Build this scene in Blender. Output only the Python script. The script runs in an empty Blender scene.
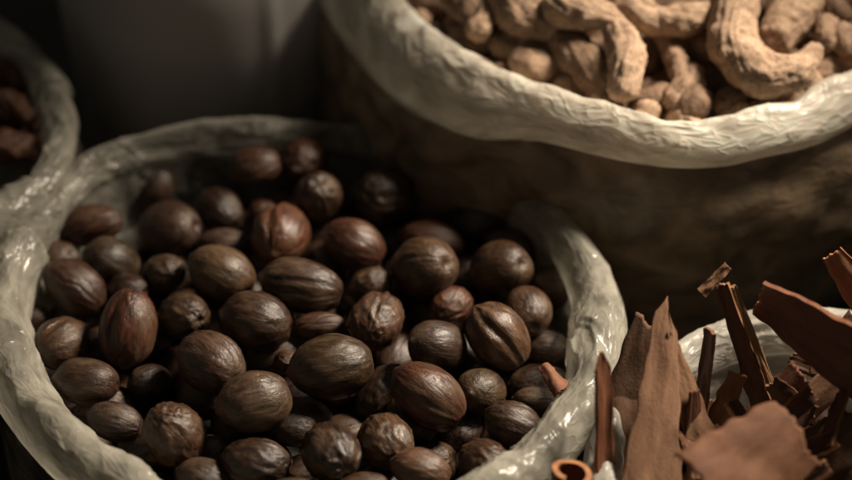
import bpy, bmesh, math, random
import numpy as np
from mathutils import Vector, Matrix, noise
random.seed(7); rng = np.random.default_rng(7)
S = 0.01                                   # everything below is written in centimetres
sc = bpy.context.scene
COL = sc.collection
PI = math.pi

# ------------------------------------------------------------------ camera
FPX, W0, H0 = 2004.0, 852, 480
PITCH = math.radians(42)
Rv = np.array([1., 0, 0]); Fv = np.array([0, math.cos(PITCH), -math.sin(PITCH)]); Uv = np.array([0, math.sin(PITCH), math.cos(PITCH)])
D0 = 65.0
CAM = -(D0*Fv + ((310-426)/FPX*D0)*Rv + (-(325-240)/FPX*D0)*Uv)
def ray(px, py): return Fv + (px-426)/FPX*Rv - (py-240)/FPX*Uv
def at(px, py, z):
    r = ray(px, py); t = (z-CAM[2])/r[2]
    return CAM + t*r
def depth_of(p): return float(np.dot(np.asarray(p)-CAM, Fv))
def cmpx(p): return depth_of(p)/FPX         # cm per photograph pixel there
cam_d = bpy.data.cameras.new('camera'); cam = bpy.data.objects.new('camera', cam_d); COL.objects.link(cam)
cam.location = Vector(CAM*S); cam.rotation_euler = (PI/2-PITCH, 0, 0)
cam_d.sensor_width = 36; cam_d.lens = 36*FPX/W0; cam_d.clip_start = .02; cam_d.clip_end = 50
cam_d.dof.use_dof = True; cam_d.dof.focus_distance = 63.0*S; cam_d.dof.aperture_fstop = 4.6
sc.camera = cam

# ------------------------------------------------------------------ materials
def newmat(name):
    m = bpy.data.materials.new(name); m.use_nodes = True
    nt = m.node_tree; nt.nodes.clear()
    return m, nt, nt.nodes, nt.links
def N(ns, t, **k):
    n = ns.new(t)
    for a, v in k.items():
        if a in n.inputs: n.inputs[a].default_value = v
        else: setattr(n, a, v)
    return n
def texco(ns, ls, sx, sy, sz):
    tc = N(ns, 'ShaderNodeTexCoord'); mp = N(ns, 'ShaderNodeMapping')
    mp.inputs['Scale'].default_value = (sx/S, sy/S, sz/S)     # noise per cm
    oi = N(ns, 'ShaderNodeObjectInfo'); ad = N(ns, 'ShaderNodeVectorMath', operation='ADD')
    mu = N(ns, 'ShaderNodeMath', operation='MULTIPLY'); mu.inputs[1].default_value = 37.0
    ls.new(oi.outputs['Random'], mu.inputs[0])
    ls.new(tc.outputs['Object'], mp.inputs['Vector']); ls.new(mp.outputs[0], ad.inputs[0]); ls.new(mu.outputs[0], ad.inputs[1])
    return ad.outputs[0]
def ramp(ns, stops):
    r = N(ns, 'ShaderNodeValToRGB'); e = r.color_ramp.elements
    while len(e) > 1: e.remove(e[-1])
    e[0].position, e[0].color = stops[0][0], (*stops[0][1], 1)
    for p, c in stops[1:]:
        q = e.new(p); q.color = (*c, 1)
    return r
def out(nt, shader):
    o = N(nt.nodes, 'ShaderNodeOutputMaterial'); nt.links.new(shader, o.inputs['Surface'])

def mat_nutmeg():
    m, nt, ns, ls = newmat('nutmeg_shell')
    oi = N(ns, 'ShaderNodeObjectInfo')
    v1 = texco(ns, ls, 5, 5, .9); v2 = texco(ns, ls, 1.1, 1.1, .8); v3 = texco(ns, ls, 11, 11, 9)
    n1 = N(ns, 'ShaderNodeTexNoise', Scale=1.0, Detail=5.0, Roughness=.65, Distortion=.6); ls.new(v1, n1.inputs['Vector'])
    n2 = N(ns, 'ShaderNodeTexNoise', Scale=1.0, Detail=3.0, Roughness=.6); ls.new(v2, n2.inputs['Vector'])
    n3 = N(ns, 'ShaderNodeTexNoise', Scale=1.0, Detail=4.0, Roughness=.6); ls.new(v3, n3.inputs['Vector'])
    r1 = ramp(ns, [(.3, (.3, .26, .25)), (.5, (.95, .92, .88)), (.7, (1.9, 1.9, 1.9))]); ls.new(n1.outputs['Fac'], r1.inputs[0])
    mul = N(ns, 'ShaderNodeMix', data_type='RGBA', blend_type='MULTIPLY'); mul.inputs[0].default_value = 1
    ls.new(oi.outputs['Color'], mul.inputs[6]); ls.new(r1.outputs[0], mul.inputs[7])
    r2 = ramp(ns, [(.5, (0, 0, 0)), (.68, (.55, .55, .55))]); ls.new(n2.outputs['Fac'], r2.inputs[0])
    mx = N(ns, 'ShaderNodeMix', data_type='RGBA'); ls.new(r2.outputs[0], mx.inputs[0]); ls.new(mul.outputs[2], mx.inputs[6]); mx.inputs[7].default_value = (.12, .074, .042, 1)
    rr = N(ns, 'ShaderNodeMapRange'); rr.inputs['To Min'].default_value = .2; rr.inputs['To Max'].default_value = .56; ls.new(n2.outputs['Fac'], rr.inputs['Value'])
    b1 = N(ns, 'ShaderNodeBump', Strength=.55, Distance=.0009); ls.new(n1.outputs['Fac'], b1.inputs['Height'])
    b2 = N(ns, 'ShaderNodeBump', Strength=.35, Distance=.0003); ls.new(n3.outputs['Fac'], b2.inputs['Height']); ls.new(b1.outputs[0], b2.inputs['Normal'])
    p = N(ns, 'ShaderNodeBsdfPrincipled'); ls.new(mx.outputs[2], p.inputs['Base Color']); ls.new(rr.outputs[0], p.inputs['Roughness']); ls.new(b2.outputs[0], p.inputs['Normal'])
    p.inputs['Specular IOR Level'].default_value = .5
    out(nt, p.outputs[0]); return m

def mat_ginger():
    m, nt, ns, ls = newmat('dried_ginger_skin')
    oi = N(ns, 'ShaderNodeObjectInfo')
    v1 = texco(ns, ls, 1.6, 1.6, 1.6); v2 = texco(ns, ls, 9, 9, 9); v3 = texco(ns, ls, .7, .7, .7)
    n1 = N(ns, 'ShaderNodeTexNoise', Scale=1.0, Detail=6.0, Roughness=.7, Distortion=.8); ls.new(v1, n1.inputs['Vector'])
    n2 = N(ns, 'ShaderNodeTexNoise', Scale=1.0, Detail=5.0, Roughness=.7, Distortion=1.5); ls.new(v2, n2.inputs['Vector'])
    n3 = N(ns, 'ShaderNodeTexNoise', Scale=1.0, Detail=2.0); ls.new(v3, n3.inputs['Vector'])
    r1 = ramp(ns, [(.28, (.42, .36, .32)), (.5, (.95, .93, .9)), (.7, (1.35, 1.38, 1.4))]); ls.new(n1.outputs['Fac'], r1.inputs[0])
    mul = N(ns, 'ShaderNodeMix', data_type='RGBA', blend_type='MULTIPLY'); mul.inputs[0].default_value = 1
    ls.new(oi.outputs['Color'], mul.inputs[6]); ls.new(r1.outputs[0], mul.inputs[7])
    r2 = ramp(ns, [(.36, (.55, .5, .46)), (.5, (1, 1, 1))]); ls.new(n2.outputs['Fac'], r2.inputs[0])
    m2 = N(ns, 'ShaderNodeMix', data_type='RGBA', blend_type='MULTIPLY'); m2.inputs[0].default_value = .7
    ls.new(mul.outputs[2], m2.inputs[6]); ls.new(r2.outputs[0], m2.inputs[7])
    b1 = N(ns, 'ShaderNodeBump', Strength=.5, Distance=.0011); ls.new(n1.outputs['Fac'], b1.inputs['Height'])
    b2 = N(ns, 'ShaderNodeBump', Strength=.85, Distance=.0006); ls.new(n2.outputs['Fac'], b2.inputs['Height']); ls.new(b1.outputs[0], b2.inputs['Normal'])
    p = N(ns, 'ShaderNodeBsdfPrincipled', Roughness=.7); ls.new(m2.outputs[2], p.inputs['Base Color']); ls.new(b2.outputs[0], p.inputs['Normal'])
    p.inputs['Specular IOR Level'].default_value = .3
    out(nt, p.outputs[0]); return m

def mat_film(name, col, rough, trans, crinkle, fine, clear, clear_rear=False):
    m, nt, ns, ls = newmat(name)
    v1 = texco(ns, ls, 1.1, 1.1, 1.1); v2 = texco(ns, ls, 3.2, 3.2, 3.2); v3 = texco(ns, ls, .5, .5, .5)
    wn = N(ns, 'ShaderNodeTexNoise', Scale=1.2, Detail=3.0); ls.new(v1, wn.inputs['Vector'])
    wa = N(ns, 'ShaderNodeMix', data_type='VECTOR'); wa.inputs[0].default_value = .35; ls.new(v1, wa.inputs[4]); ls.new(wn.outputs['Color'], wa.inputs[5])
    vo = N(ns, 'ShaderNodeTexVoronoi', Scale=2.1); vo.feature = 'SMOOTH_F1'; vo.inputs['Smoothness'].default_value = .25; ls.new(wa.outputs[1], vo.inputs['Vector'])
    n2 = N(ns, 'ShaderNodeTexNoise', Scale=1.0, Detail=4.0, Roughness=.55, Distortion=2.2); ls.new(v2, n2.inputs['Vector'])
    n3 = N(ns, 'ShaderNodeTexNoise', Scale=1.0, Detail=4.0, Roughness=.6); ls.new(v3, n3.inputs['Vector'])
    b1 = N(ns, 'ShaderNodeBump', Strength=crinkle, Distance=.0022); ls.new(vo.outputs['Distance'], b1.inputs['Height'])
    b2 = N(ns, 'ShaderNodeBump', Strength=fine, Distance=.0008); ls.new(n2.outputs['Fac'], b2.inputs['Height']); ls.new(b1.outputs[0], b2.inputs['Normal'])
    fa = N(ns, 'ShaderNodeAttribute', attribute_name='film_co')
    def streak(sl, sa, det, dis):
        mp = N(ns, 'ShaderNodeMapping'); mp.inputs['Scale'].default_value = (sl, sl, sa); ls.new(fa.outputs['Vector'], mp.inputs['Vector'])
        q = N(ns, 'ShaderNodeTexNoise', Scale=1.0, Detail=det, Roughness=.6, Distortion=dis); ls.new(mp.outputs[0], q.inputs['Vector']); return q.outputs['Fac']
    s1 = streak(.30, .75, 1.5, .9); s2 = streak(.75, 1.7, 1.5, 1.1)
    sm_ = N(ns, 'ShaderNodeMix', data_type='FLOAT'); sm_.inputs[0].default_value = .45; ls.new(s1, sm_.inputs[2]); ls.new(s2, sm_.inputs[3])
    def ridge_of(x, w):       # thin crease lines where the noise crosses its middle
        a = N(ns, 'ShaderNodeMath', operation='SUBTRACT'); a.inputs[1].default_value = .5; ls.new(x, a.inputs[0])
        b = N(ns, 'ShaderNodeMath', operation='ABSOLUTE'); ls.new(a.outputs[0], b.inputs[0])
        c = N(ns, 'ShaderNodeMapRange'); c.inputs['From Max'].default_value = w; c.inputs['To Min'].default_value = 1; c.inputs['To Max'].default_value = 0; ls.new(b.outputs[0], c.inputs['Value']); return c.outputs[0]
    nrm = b2.outputs[0]
    for x, w_, st, di in ((s1, .10, .30, .0018), (s2, .09, .22, .0010)):
        bq = N(ns, 'ShaderNodeBump', Strength=st, Distance=di); ls.new(ridge_of(x, w_), bq.inputs['Height']); ls.new(nrm, bq.inputs['Normal']); nrm = bq.outputs[0]
    class _o: pass
    b2 = _o(); b2.outputs = [nrm]
    r = ramp(ns, [(.32, tuple(c*.6 for c in col)), (.5, tuple(c*.95 for c in col)), (.64, tuple(min(.88, c*1.3) for c in col))]); ls.new(sm_.outputs[0], r.inputs[0])
    rg = N(ns, 'ShaderNodeMapRange'); rg.inputs['From Min'].default_value = .3; rg.inputs['From Max'].default_value = .7; rg.inputs['To Min'].default_value = rough*.75; rg.inputs['To Max'].default_value = rough*2.1; ls.new(n2.outputs['Fac'], rg.inputs['Value'])
    p = N(ns, 'ShaderNodeBsdfPrincipled'); ls.new(rg.outputs[0], p.inputs['Roughness']); ls.new(r.outputs[0], p.inputs['Base Color']); ls.new(b2.outputs[0], p.inputs['Normal'])
    p.inputs['Specular IOR Level'].default_value = .6
    t = N(ns, 'ShaderNodeBsdfTranslucent'); ls.new(r.outputs[0], t.inputs['Color']); ls.new(b2.outputs[0], t.inputs['Normal'])
    mx = N(ns, 'ShaderNodeMixShader'); mx.inputs[0].default_value = trans; ls.new(p.outputs[0], mx.inputs[1]); ls.new(t.outputs[0], mx.inputs[2])
    tr = N(ns, 'ShaderNodeBsdfTransparent'); tf = N(ns, 'ShaderNodeMapRange'); tf.inputs['From Min'].default_value = .35; tf.inputs['From Max'].default_value = .65
    tf.inputs['To Min'].default_value = clear*.35; tf.inputs['To Max'].default_value = clear; ls.new(n3.outputs['Fac'], tf.inputs['Value'])
    tfo = tf.outputs[0]
    if clear_rear:        # film grows more see-through towards the rear of the sack
        tc = N(ns, 'ShaderNodeTexCoord'); sp = N(ns, 'ShaderNodeSeparateXYZ'); ls.new(tc.outputs['Object'], sp.inputs[0])
        yr = N(ns, 'ShaderNodeMapRange'); yr.interpolation_type = 'SMOOTHSTEP'; yr.inputs['From Min'].default_value = .0; yr.inputs['From Max'].default_value = .085; yr.inputs['To Max'].default_value = .35; ls.new(sp.outputs['Y'], yr.inputs['Value'])
        ad = N(ns, 'ShaderNodeMath', operation='ADD'); ls.new(tfo, ad.inputs[0]); ls.new(yr.outputs[0], ad.inputs[1]); tfo = ad.outputs[0]
    lw = N(ns, 'ShaderNodeLayerWeight', Blend=.35); iv = N(ns, 'ShaderNodeMath', operation='SUBTRACT'); iv.inputs[0].default_value = 1; ls.new(lw.outputs['Facing'], iv.inputs[1])
    mt = N(ns, 'ShaderNodeMath', operation='MULTIPLY'); ls.new(tfo, mt.inputs[0]); ls.new(iv.outputs[0], mt.inputs[1])
    m3 = N(ns, 'ShaderNodeMixShader'); ls.new(mt.outputs[0], m3.inputs[0]); ls.new(mx.outputs[0], m3.inputs[1]); ls.new(tr.outputs[0], m3.inputs[2])
    out(nt, m3.outputs[0]); return m

def mat_body(name, c0, c1, c2, sc_=1.0, rough=.35, bump=.22):
    m, nt, ns, ls = newmat(name)
    v1 = texco(ns, ls, .55*sc_, .55*sc_, .8*sc_); v2 = texco(ns, ls, 1.2, 1.2, 2.4)
    n1 = N(ns, 'ShaderNodeTexNoise', Scale=1.0, Detail=3.0, Roughness=.5, Distortion=.7); ls.new(v1, n1.inputs['Vector'])
    n2 = N(ns, 'ShaderNodeTexNoise', Scale=1.0, Detail=4.0, Distortion=1.5); ls.new(v2, n2.inputs['Vector'])
    r = ramp(ns, [(.32, c0), (.5, c1), (.68, c2)]); ls.new(n1.outputs['Fac'], r.inputs[0])
    b = N(ns, 'ShaderNodeBump', Strength=bump, Distance=.003); ls.new(n2.outputs['Fac'], b.inputs['Height'])
    p = N(ns, 'ShaderNodeBsdfPrincipled', Roughness=rough); ls.new(r.outputs[0], p.inputs['Base Color']); ls.new(b.outputs[0], p.inputs['Normal'])
    out(nt, p.outputs[0]); return m

def mat_bark(name, sx, sy, dark, mid, light, rough, bumpd):
    m, nt, ns, ls = newmat(name)
    oi = N(ns, 'ShaderNodeObjectInfo')
    v1 = texco(ns, ls, sx, 1.4, sy); v2 = texco(ns, ls, 9, 9, 9)
    n1 = N(ns, 'ShaderNodeTexNoise', Scale=1.0, Detail=6.0, Roughness=.65, Distortion=.5); ls.new(v1, n1.inputs['Vector'])
    n2 = N(ns, 'ShaderNodeTexNoise', Scale=1.0, Detail=4.0, Roughness=.7); ls.new(v2, n2.inputs['Vector'])
    r = ramp(ns, [(.3, dark), (.5, mid), (.7, light)]); ls.new(n1.outputs['Fac'], r.inputs[0])
    mul = N(ns, 'ShaderNodeMix', data_type='RGBA', blend_type='MULTIPLY'); mul.inputs[0].default_value = 1
    ls.new(oi.outputs['Color'], mul.inputs[6]); ls.new(r.outputs[0], mul.inputs[7])
    b1 = N(ns, 'ShaderNodeBump', Strength=.6, Distance=bumpd); ls.new(n1.outputs['Fac'], b1.inputs['Height'])
    b2 = N(ns, 'ShaderNodeBump', Strength=.5, Distance=bumpd*.5); ls.new(n2.outputs['Fac'], b2.inputs['Height']); ls.new(b1.outputs[0], b2.inputs['Normal'])
    p = N(ns, 'ShaderNodeBsdfPrincipled', Roughness=rough); ls.new(mul.outputs[2], p.inputs['Base Color']); ls.new(b2.outputs[0], p.inputs['Normal'])
    p.inputs['Specular IOR Level'].default_value = .3
    out(nt, p.outputs[0]); return m

M_NUT = mat_nutmeg(); M_GIN = mat_ginger()
M_FILM = mat_film('rolled_plastic_film', (.56, .53, .445), .17, .42, .12, .10, .62, True)
M_FILM_G = mat_film('cream_plastic_film', (.77, .70, .585), .26, .36, .05, .05, .08)
M_FILM_C = mat_film('white_plastic_film', (.62, .59, .52), .22, .42, .12, .10, .35)
M_GBODY = mat_body('film_over_ginger', (.10, .074, .047), (.19, .138, .086), (.30, .22, .14))
M_NBODY = mat_body('film_over_nutmegs', (.02, .015, .01), (.06, .05, .035), (.14, .12, .09))
M_GREY = mat_body('grey_plastic', (.36, .33, .31), (.40, .37, .35), (.43, .40, .38), .25, .5, .03)
M_TABLE = mat_body('dark_table_top', (.012, .009, .006), (.02, .015, .01), (.03, .022, .015), .6, .7)
M_BARK_OUT = mat_bark('bark_outer_face', 1.7, .6, (.13, .070, .040), (.19, .106, .062), (.27, .168, .104), .75, .0007)
M_BARK_IN = mat_bark('bark_inner_face', 3.5, .5, (.085, .037, .022), (.14, .063, .038), (.19, .09, .055), .55, .0005)
M_BARK_EDGE = mat_bark('bark_broken_edge', 2.0, 2.0, (.2, .1, .05), (.32, .17, .085), (.42, .25, .13), .7, .0008)
M_POD = mat_bark('dried_pod_skin', 2.0, 2.0, (.05, .026, .016), (.11, .055, .032), (.2, .11, .065), .5, .0012)

# ------------------------------------------------------------------ object helpers
def link_mesh(name, me, mats, parent=None, smooth=True):
    o = bpy.data.objects.new(name, me); COL.objects.link(o)
    for m in mats: me.materials.append(m)
    if smooth: me.polygons.foreach_set('use_smooth', [True]*len(me.polygons))
    if parent: o.parent = parent
    return o
def mesh(name, vs, fs):
    me = bpy.data.meshes.new(name); me.from_pydata([Vector(v)*S for v in vs], [], fs); me.update(); return me
def empty(name, loc):
    o = bpy.data.objects.new(name, None); o.empty_display_size = .02; COL.objects.link(o); o.location = Vector(loc)*S; return o
def tag(o, label, cat, group=None, kind=None):
    if label: o['label'] = label
    if cat: o['category'] = cat
    if group: o['group'] = group
    if kind: o['kind'] = kind
    return o

def closed_spline(pts, n):
    P = [np.asarray(p, float) for p in pts]; k = len(P); dense = []
    for i in range(k):
        a, b, c, d = P[i-1], P[i], P[(i+1) % k], P[(i+2) % k]
        for j in range(40):
            t = j/40
            dense.append(.5*((2*b)+(c-a)*t+(2*a-5*b+4*c-d)*t*t+(3*b-a-3*c+d)*t**3))
    dense = np.array(dense); seg = np.linalg.norm(np.roll(dense, -1, 0)-dense, axis=1); L = np.concatenate([[0], np.cumsum(seg)])
    s = np.linspace(0, L[-1], n, endpoint=False); cl = np.vstack([dense, dense[:1]])
    return np.stack([np.interp(s, L, cl[:, k_]) for k_ in range(3)], 1)
def ridged(v): return (1-min(1, abs(noise.noise(v))*1.9))**2
def crumple(p, f, warp=1.2):
    q = Vector(p)*f
    w = noise.noise_vector(q*.6)*warp
    return ridged(q+w)
def loft(name, path, prof, origin, wrinkle, mats, parent, scale_fn=None, close_in=None, close_out=None, widen=False):
    """path (n,3): the rim line; prof: [(outward, up, wrinkle weight)] swept along it."""
    n = len(path); c = path.mean(0)
    tan = np.roll(path, -1, 0)-np.roll(path, 1, 0); nor = np.stack([tan[:, 1], -tan[:, 0], 0*tan[:, 0]], 1)
    nor /= np.linalg.norm(nor, axis=1)[:, None]
    if np.mean(np.sum(nor*(path-c), 1)) < 0: nor = -nor
    vs = np.zeros((n, len(prof), 3)); fs = []
    for j, (o_, z_, w_) in enumerate(prof):
        for i in range(n):
            k = scale_fn(i/n) if scale_fn else 1
            if widen: o_ = prof[j][0]+(thin(path[i])-1)*1.15*(1 if j < len(prof)*.6 else 0.6)
            if isinstance(o_, tuple):      # fraction of the way to the centre line
                base = path[i]*(1-o_[0])+np.array([c[0], c[1], path[i][2]])*o_[0]
                vs[i, j] = base + nor[i]*o_[1]*k + np.array([0, 0, z_*k])
            else: vs[i, j] = path[i] + nor[i]*o_*k + np.array([0, 0, z_*k])
    arc = np.concatenate([[0], np.cumsum(np.linalg.norm(np.diff(path, axis=0), axis=1))])
    du = np.roll(vs, -1, 0)-np.roll(vs, 1, 0); dv = np.gradient(vs, axis=1)
    nn = np.cross(dv, du); ln = np.linalg.norm(nn, axis=2)[..., None]; nn = nn/np.maximum(ln, 1e-9)
    mid = len(prof)//2
    if np.mean(nn[:, mid, 2]) < 0: nn = -nn
    for i in range(n):
        for j in range(len(prof)):
            w = prof[j][2]
            if w: vs[i, j] += nn[i, j]*w*wrinkle(vs[i, j], (arc[-1]/2/PI*math.cos(2*PI*i/n), arc[-1]/2/PI*math.sin(2*PI*i/n)), j/(len(prof)-1))
    vl = [tuple(v-origin) for v in vs.reshape(-1, 3)]; m = len(prof)
    for i in range(n):
        for j in range(m-1):
            a = i*m+j; b = ((i+1) % n)*m+j
            fs.append((a, b, b+1, a+1))
    for cl, j in ((close_in, 0), (close_out, m-1)):
        if cl is not None:
            vl.append(tuple(np.array([c[0], c[1], cl])-origin)); ci = len(vl)-1
            for i in range(n): fs.append((i*m+j, ((i+1) % n)*m+j, ci))
    me = mesh(name, vl, fs)
    at_ = me.attributes.new('film_co', 'FLOAT_VECTOR', 'POINT'); ang = 2*PI*np.arange(n)/n; Rr = arc[-1]/(2*PI); fc = np.zeros((len(vl), 3))
    for j in range(m):
        fc[np.arange(n)*m+j] = np.stack([Rr*np.cos(ang), Rr*np.sin(ang), np.full(n, j/(m-1)*4.6)], 1)
    at_.data.foreach_set('vector', fc.reshape(-1))
    bm = bmesh.new(); bm.from_mesh(me); bmesh.ops.recalc_face_normals(bm, faces=bm.faces); bm.to_mesh(me); bm.free()
    return link_mesh(name, me, mats, parent)
def resample(prof, n):
    P = np.array([(p[0], p[1], p[2]) for p in prof], float); d = []
    k = len(P)
    for i in range(k-1):
        a, b, c, e = P[max(i-1, 0)], P[i], P[i+1], P[min(i+2, k-1)]
        for j in range(12):
            t = j/12; d.append(.5*((2*b)+(c-a)*t+(2*a-5*b+4*c-e)*t*t+(3*b-a-3*c+e)*t**3))
    d.append(P[-1]); d = np.array(d); L = np.concatenate([[0], np.cumsum(np.linalg.norm(np.diff(d[:, :2], axis=0), axis=1))])
    s = np.linspace(0, L[-1], n)
    return [tuple(np.interp(s, L, d[:, q]) for q in range(3)) for _ in [0]] if False else [(float(np.interp(x, L, d[:, 0])), float(np.interp(x, L, d[:, 1])), float(np.interp(x, L, d[:, 2]))) for x in s]

# ------------------------------------------------------------------ setting
TABLE_Z = -10.0
bm = bmesh.new(); n = 40
g = [[bm.verts.new(Vector((x*4-80, y*4-60, TABLE_Z+.12*noise.noise(Vector((x*.3, y*.3, 0)))))*S) for y in range(n+1)] for x in range(n+1)]
for x in range(n):
    for y in range(n): bm.faces.new((g[x][y], g[x+1][y], g[x+1][y+1], g[x][y+1]))
me = bpy.data.meshes.new('table_top'); bm.to_mesh(me); bm.free()
tag(link_mesh('table_top', me, [M_TABLE]), 'dark table top under the bags of spices', 'table', kind='structure')

# ------------------------------------------------------------------ sacks
def thin(p):
    t = max(0, min(1, (p[1]-1)/6))
    if p[2] > 2: q = max(0, min(1, (9-p[0])/5)); return 1+.75*q*q*(3-2*q)
    return 1-.42*t*t*(3-2*t) if -9.8 < p[0] < 9.8 else 1
def sack(name, pix, z, film, bodymat, label, tube, flat_in, cuffprof, bodyprof, wr, n=800, zvar=.25, dips=None):
    path = closed_spline([at(px, py, z+(dz if len(t_) else 0)) for px, py, *t_ in pix for dz in [t_[0] if t_ else 0]], n)
    for i in range(n): path[i][2] += zvar*noise.noise(Vector((path[i][0]*.35, path[i][1]*.35, 3.3)))
    c = path.mean(0); origin = np.array([c[0], c[1], TABLE_Z])
    root = empty(name, origin); tag(root, label, 'sack')
    sf = lambda u: tube*thin(path[int(u*n) % n])*(1+.16*noise.noise(Vector((math.cos(2*PI*u)*2.2, math.sin(2*PI*u)*2.2, z))))
    loft('rolled_rim', path, resample(cuffprof, 64), origin, wr, [film], root, sf)
    bp = [(o_, z_, w_) for o_, z_, w_ in bodyprof]
    loft('bag_body', path[::2], resample(bp, 40), origin, lambda p, s_, v_: .3*noise.noise(Vector(p)*.4)+.3*(.7-noise.voronoi(Vector(p)*Vector((.55, .55, .8)) if False else Vector((p[0]*.55, p[1]*.55, p[2]*.8)))[0][0]), [bodymat], root, None, None, TABLE_Z, widen=(z > 2))
    loft('inner_lining', path[::2], resample(flat_in, 18), origin, lambda p, s_, v_: .12*crumple(p, .9), [film], root, None, None, float(path[:, 2].mean()+flat_in[-1][1]-.3))
    return root, path

# profile: (outward from the rim line, height, wrinkle weight)
TUBE = [(-.62, -1.15, .4), (-.82, -.55, 1), (-.76, .05, 1.2), (-.46, .56, 1.3), (.02, .8, 1), (.5, .62, .7), (.82, .1, .5), (.88, -.5, .4), (.62, -1.1, .3), (.2, -1.3, .1)]
def fold(p, s_, v_, f, k):
    w = noise.noise_vector(Vector(p)*.5*f)*.9
    q = Vector((s_*.30*f+v_*1.1*k, v_*2.6*k-s_*.22*f, k*3.1))+w
    return max(0, 1-abs(noise.noise(q))*2.6)**3
def pleat(p, s_, v_, f, k, st=.22, lean=.55):
    """sharp film folds that run mostly along the rim and lean across it here and there"""
    P_ = Vector(p)
    t = v_*4.6+lean*3.5*noise.noise(P_*.22+Vector((k*5.1, 0, 0)))+.35*noise.noise(P_*.8*f+Vector((0, k*3.3, 0)))
    n_ = noise.noise(Vector((s_[0]*st*f+k*9.7, s_[1]*st*f, t*f)))
    return max(0, 1-abs(n_)*2.0)
def wr_n(p, s_, v_):
    P_ = Vector(p)
    m = max(0, min(1, .5+1.3*noise.noise(P_*.3+Vector((7, 0, 0)))))
    return (.13*pleat(p, s_, v_, .7, 1, .3, .7)**1.5+m*.10*pleat(p, s_, v_, 1.3, 2, .3, 1.0)**2+.045*pleat(p, s_, v_, 2.4, 3, .3, 1.2)**2*(.25+m)+.20*noise.noise(P_*.42)+.06*noise.noise(P_*1.3)-.08)
NUT_RIM = [(594, 285), (599, 340), (584, 395), (551, 440), (512, 478), (430, 524), (310, 545), (200, 524), (112, 476), (44, 418), (8, 345), (14, 275), (48, 210), (106, 163), (190, 138), (290, 130), (390, 139), (480, 170), (556, 224)]
nut_sack, nut_path = sack('nutmeg_sack', NUT_RIM, 0, M_FILM, M_NBODY, 'open plastic sack heaped with round brown nutmegs, its pale rim rolled down', .98,
    [(-.45, -.6, .2), (-.5, -1.6, .8), (-.7, -2.6, 1), (-1.8, -3.9, 1), (-4.5, -4.8, .6)], TUBE,
    [(.15, -1.1, 0), (.45, -1.6, .5), (.75, -2.8, 1), (.8, -4.8, 1), (.2, -7.6, 1), (-1.3, -9.7, .3), (-2.2, -9.95, 0)], wr_n)

GCUFF = [(-.34, -1.5, .3), (-.34, -.8, .6), (-.28, -.15, 1.0), (-.12, .2, 1.3), (.06, .26, 1.2), (.32, .14, .7), (.6, -.12, .25), (.82, -.48, .16), (.9, -.88, .15), (.8, -1.22, .15), (.5, -1.38, .2), (.3, -1.3, .1)]
def wr_g(p, s_, v_):
    P_ = Vector(p)
    return .13*pleat(p, s_, v_, .8, 1, .25, .4)**1.5+.05*pleat(p, s_, v_, 1.8, 2, .25, .6)**2+.02*pleat(p, s_, v_, 3.0, 3, .3, .8)**2+.15*noise.noise(P_*.42)+.06*noise.noise(P_*1.4)-.08
GIN_RIM = [(352, -60), (378, -14), (420, 34), (470, 66), (530, 90), (600, 112), (690, 126), (780, 111), (860, 77), (950, 28), (1010, -60), (1010, -150), (930, -225), (810, -262), (680, -272), (550, -255), (430, -205), (362, -130)]
gin_sack, gin_path = sack('ginger_sack', GIN_RIM, 4.0, M_FILM_G, M_GBODY, 'tall plastic sack filled with knobbly dried ginger, its cream rim folded outward', 1.0,
    [(-.3, -1.0, .2), (-.4, -1.8, .6), (-.7, -3.0, .8), (-2, -4.4, .8), (-6, -5, .4)], GCUFF,
    [(.3, -1.15, .1), (.55, -1.55, .5), (.95, -2.6, 1), (1.15, -4.2, 1.3), (.9, -6.6, 1.3), (.1, -10, 1), (-1.2, -12.9, .5), (-2.4, -13.95, 0)], wr_g)

CIN_RIM = [(606, 450), (626, 400), (672, 364), (712, 342), (760, 330), (815, 330), (880, 338), (950, 370), (996, 430), (990, 510), (930, 580), (830, 615), (720, 600), (640, 550), (608, 500)]
cin_sack, cin_path = sack('cinnamon_sack', CIN_RIM, -.4, M_FILM_C, M_NBODY, 'plastic sack of upright cinnamon bark pieces with a white wrinkled rim', .72,
    [(-.5, -.6, .2), (-.8, -1.4, 1), (-1.0, -2.6, 1), (-2.0, -3.6, .8), (-3.4, -4.0, .4)], TUBE,
    [(.12, -.85, 0), (.35, -1.2, .5), (.5, -2.4, 1), (.4, -4.8, 1), (.0, -7.4, 1), (-1.2, -9.3, .3), (-2.0, -9.55, 0)], wr_n, n=560)

LEFT_RIM = [(64, 125), (54, 163), (26, 195), (-20, 222), (-90, 240), (-170, 236), (-240, 205), (-280, 150), (-270, 90), (-220, 45), (-150, 18), (-75, 12), (-20, 28), (20, 52), (50, 86)]
left_sack, left_path = sack('pod_sack', LEFT_RIM, 0.6, M_FILM, M_NBODY, 'dim sack of dark dried pods cut off by the left edge', .8,
    [(-.5, -.7, .2), (-.8, -1.5, 1), (-1.0, -2.6, 1), (-2.0, -3.6, .8), (-3.4, -4.0, .4)], TUBE,
    [(.12, -.95, 0), (.35, -1.4, .5), (.5, -2.4, 1), (.4, -4.8, 1), (.0, -7.9, 1), (-1.2, -10.2, .3), (-2.0, -10.55, 0)], wr_n, n=560)

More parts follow.
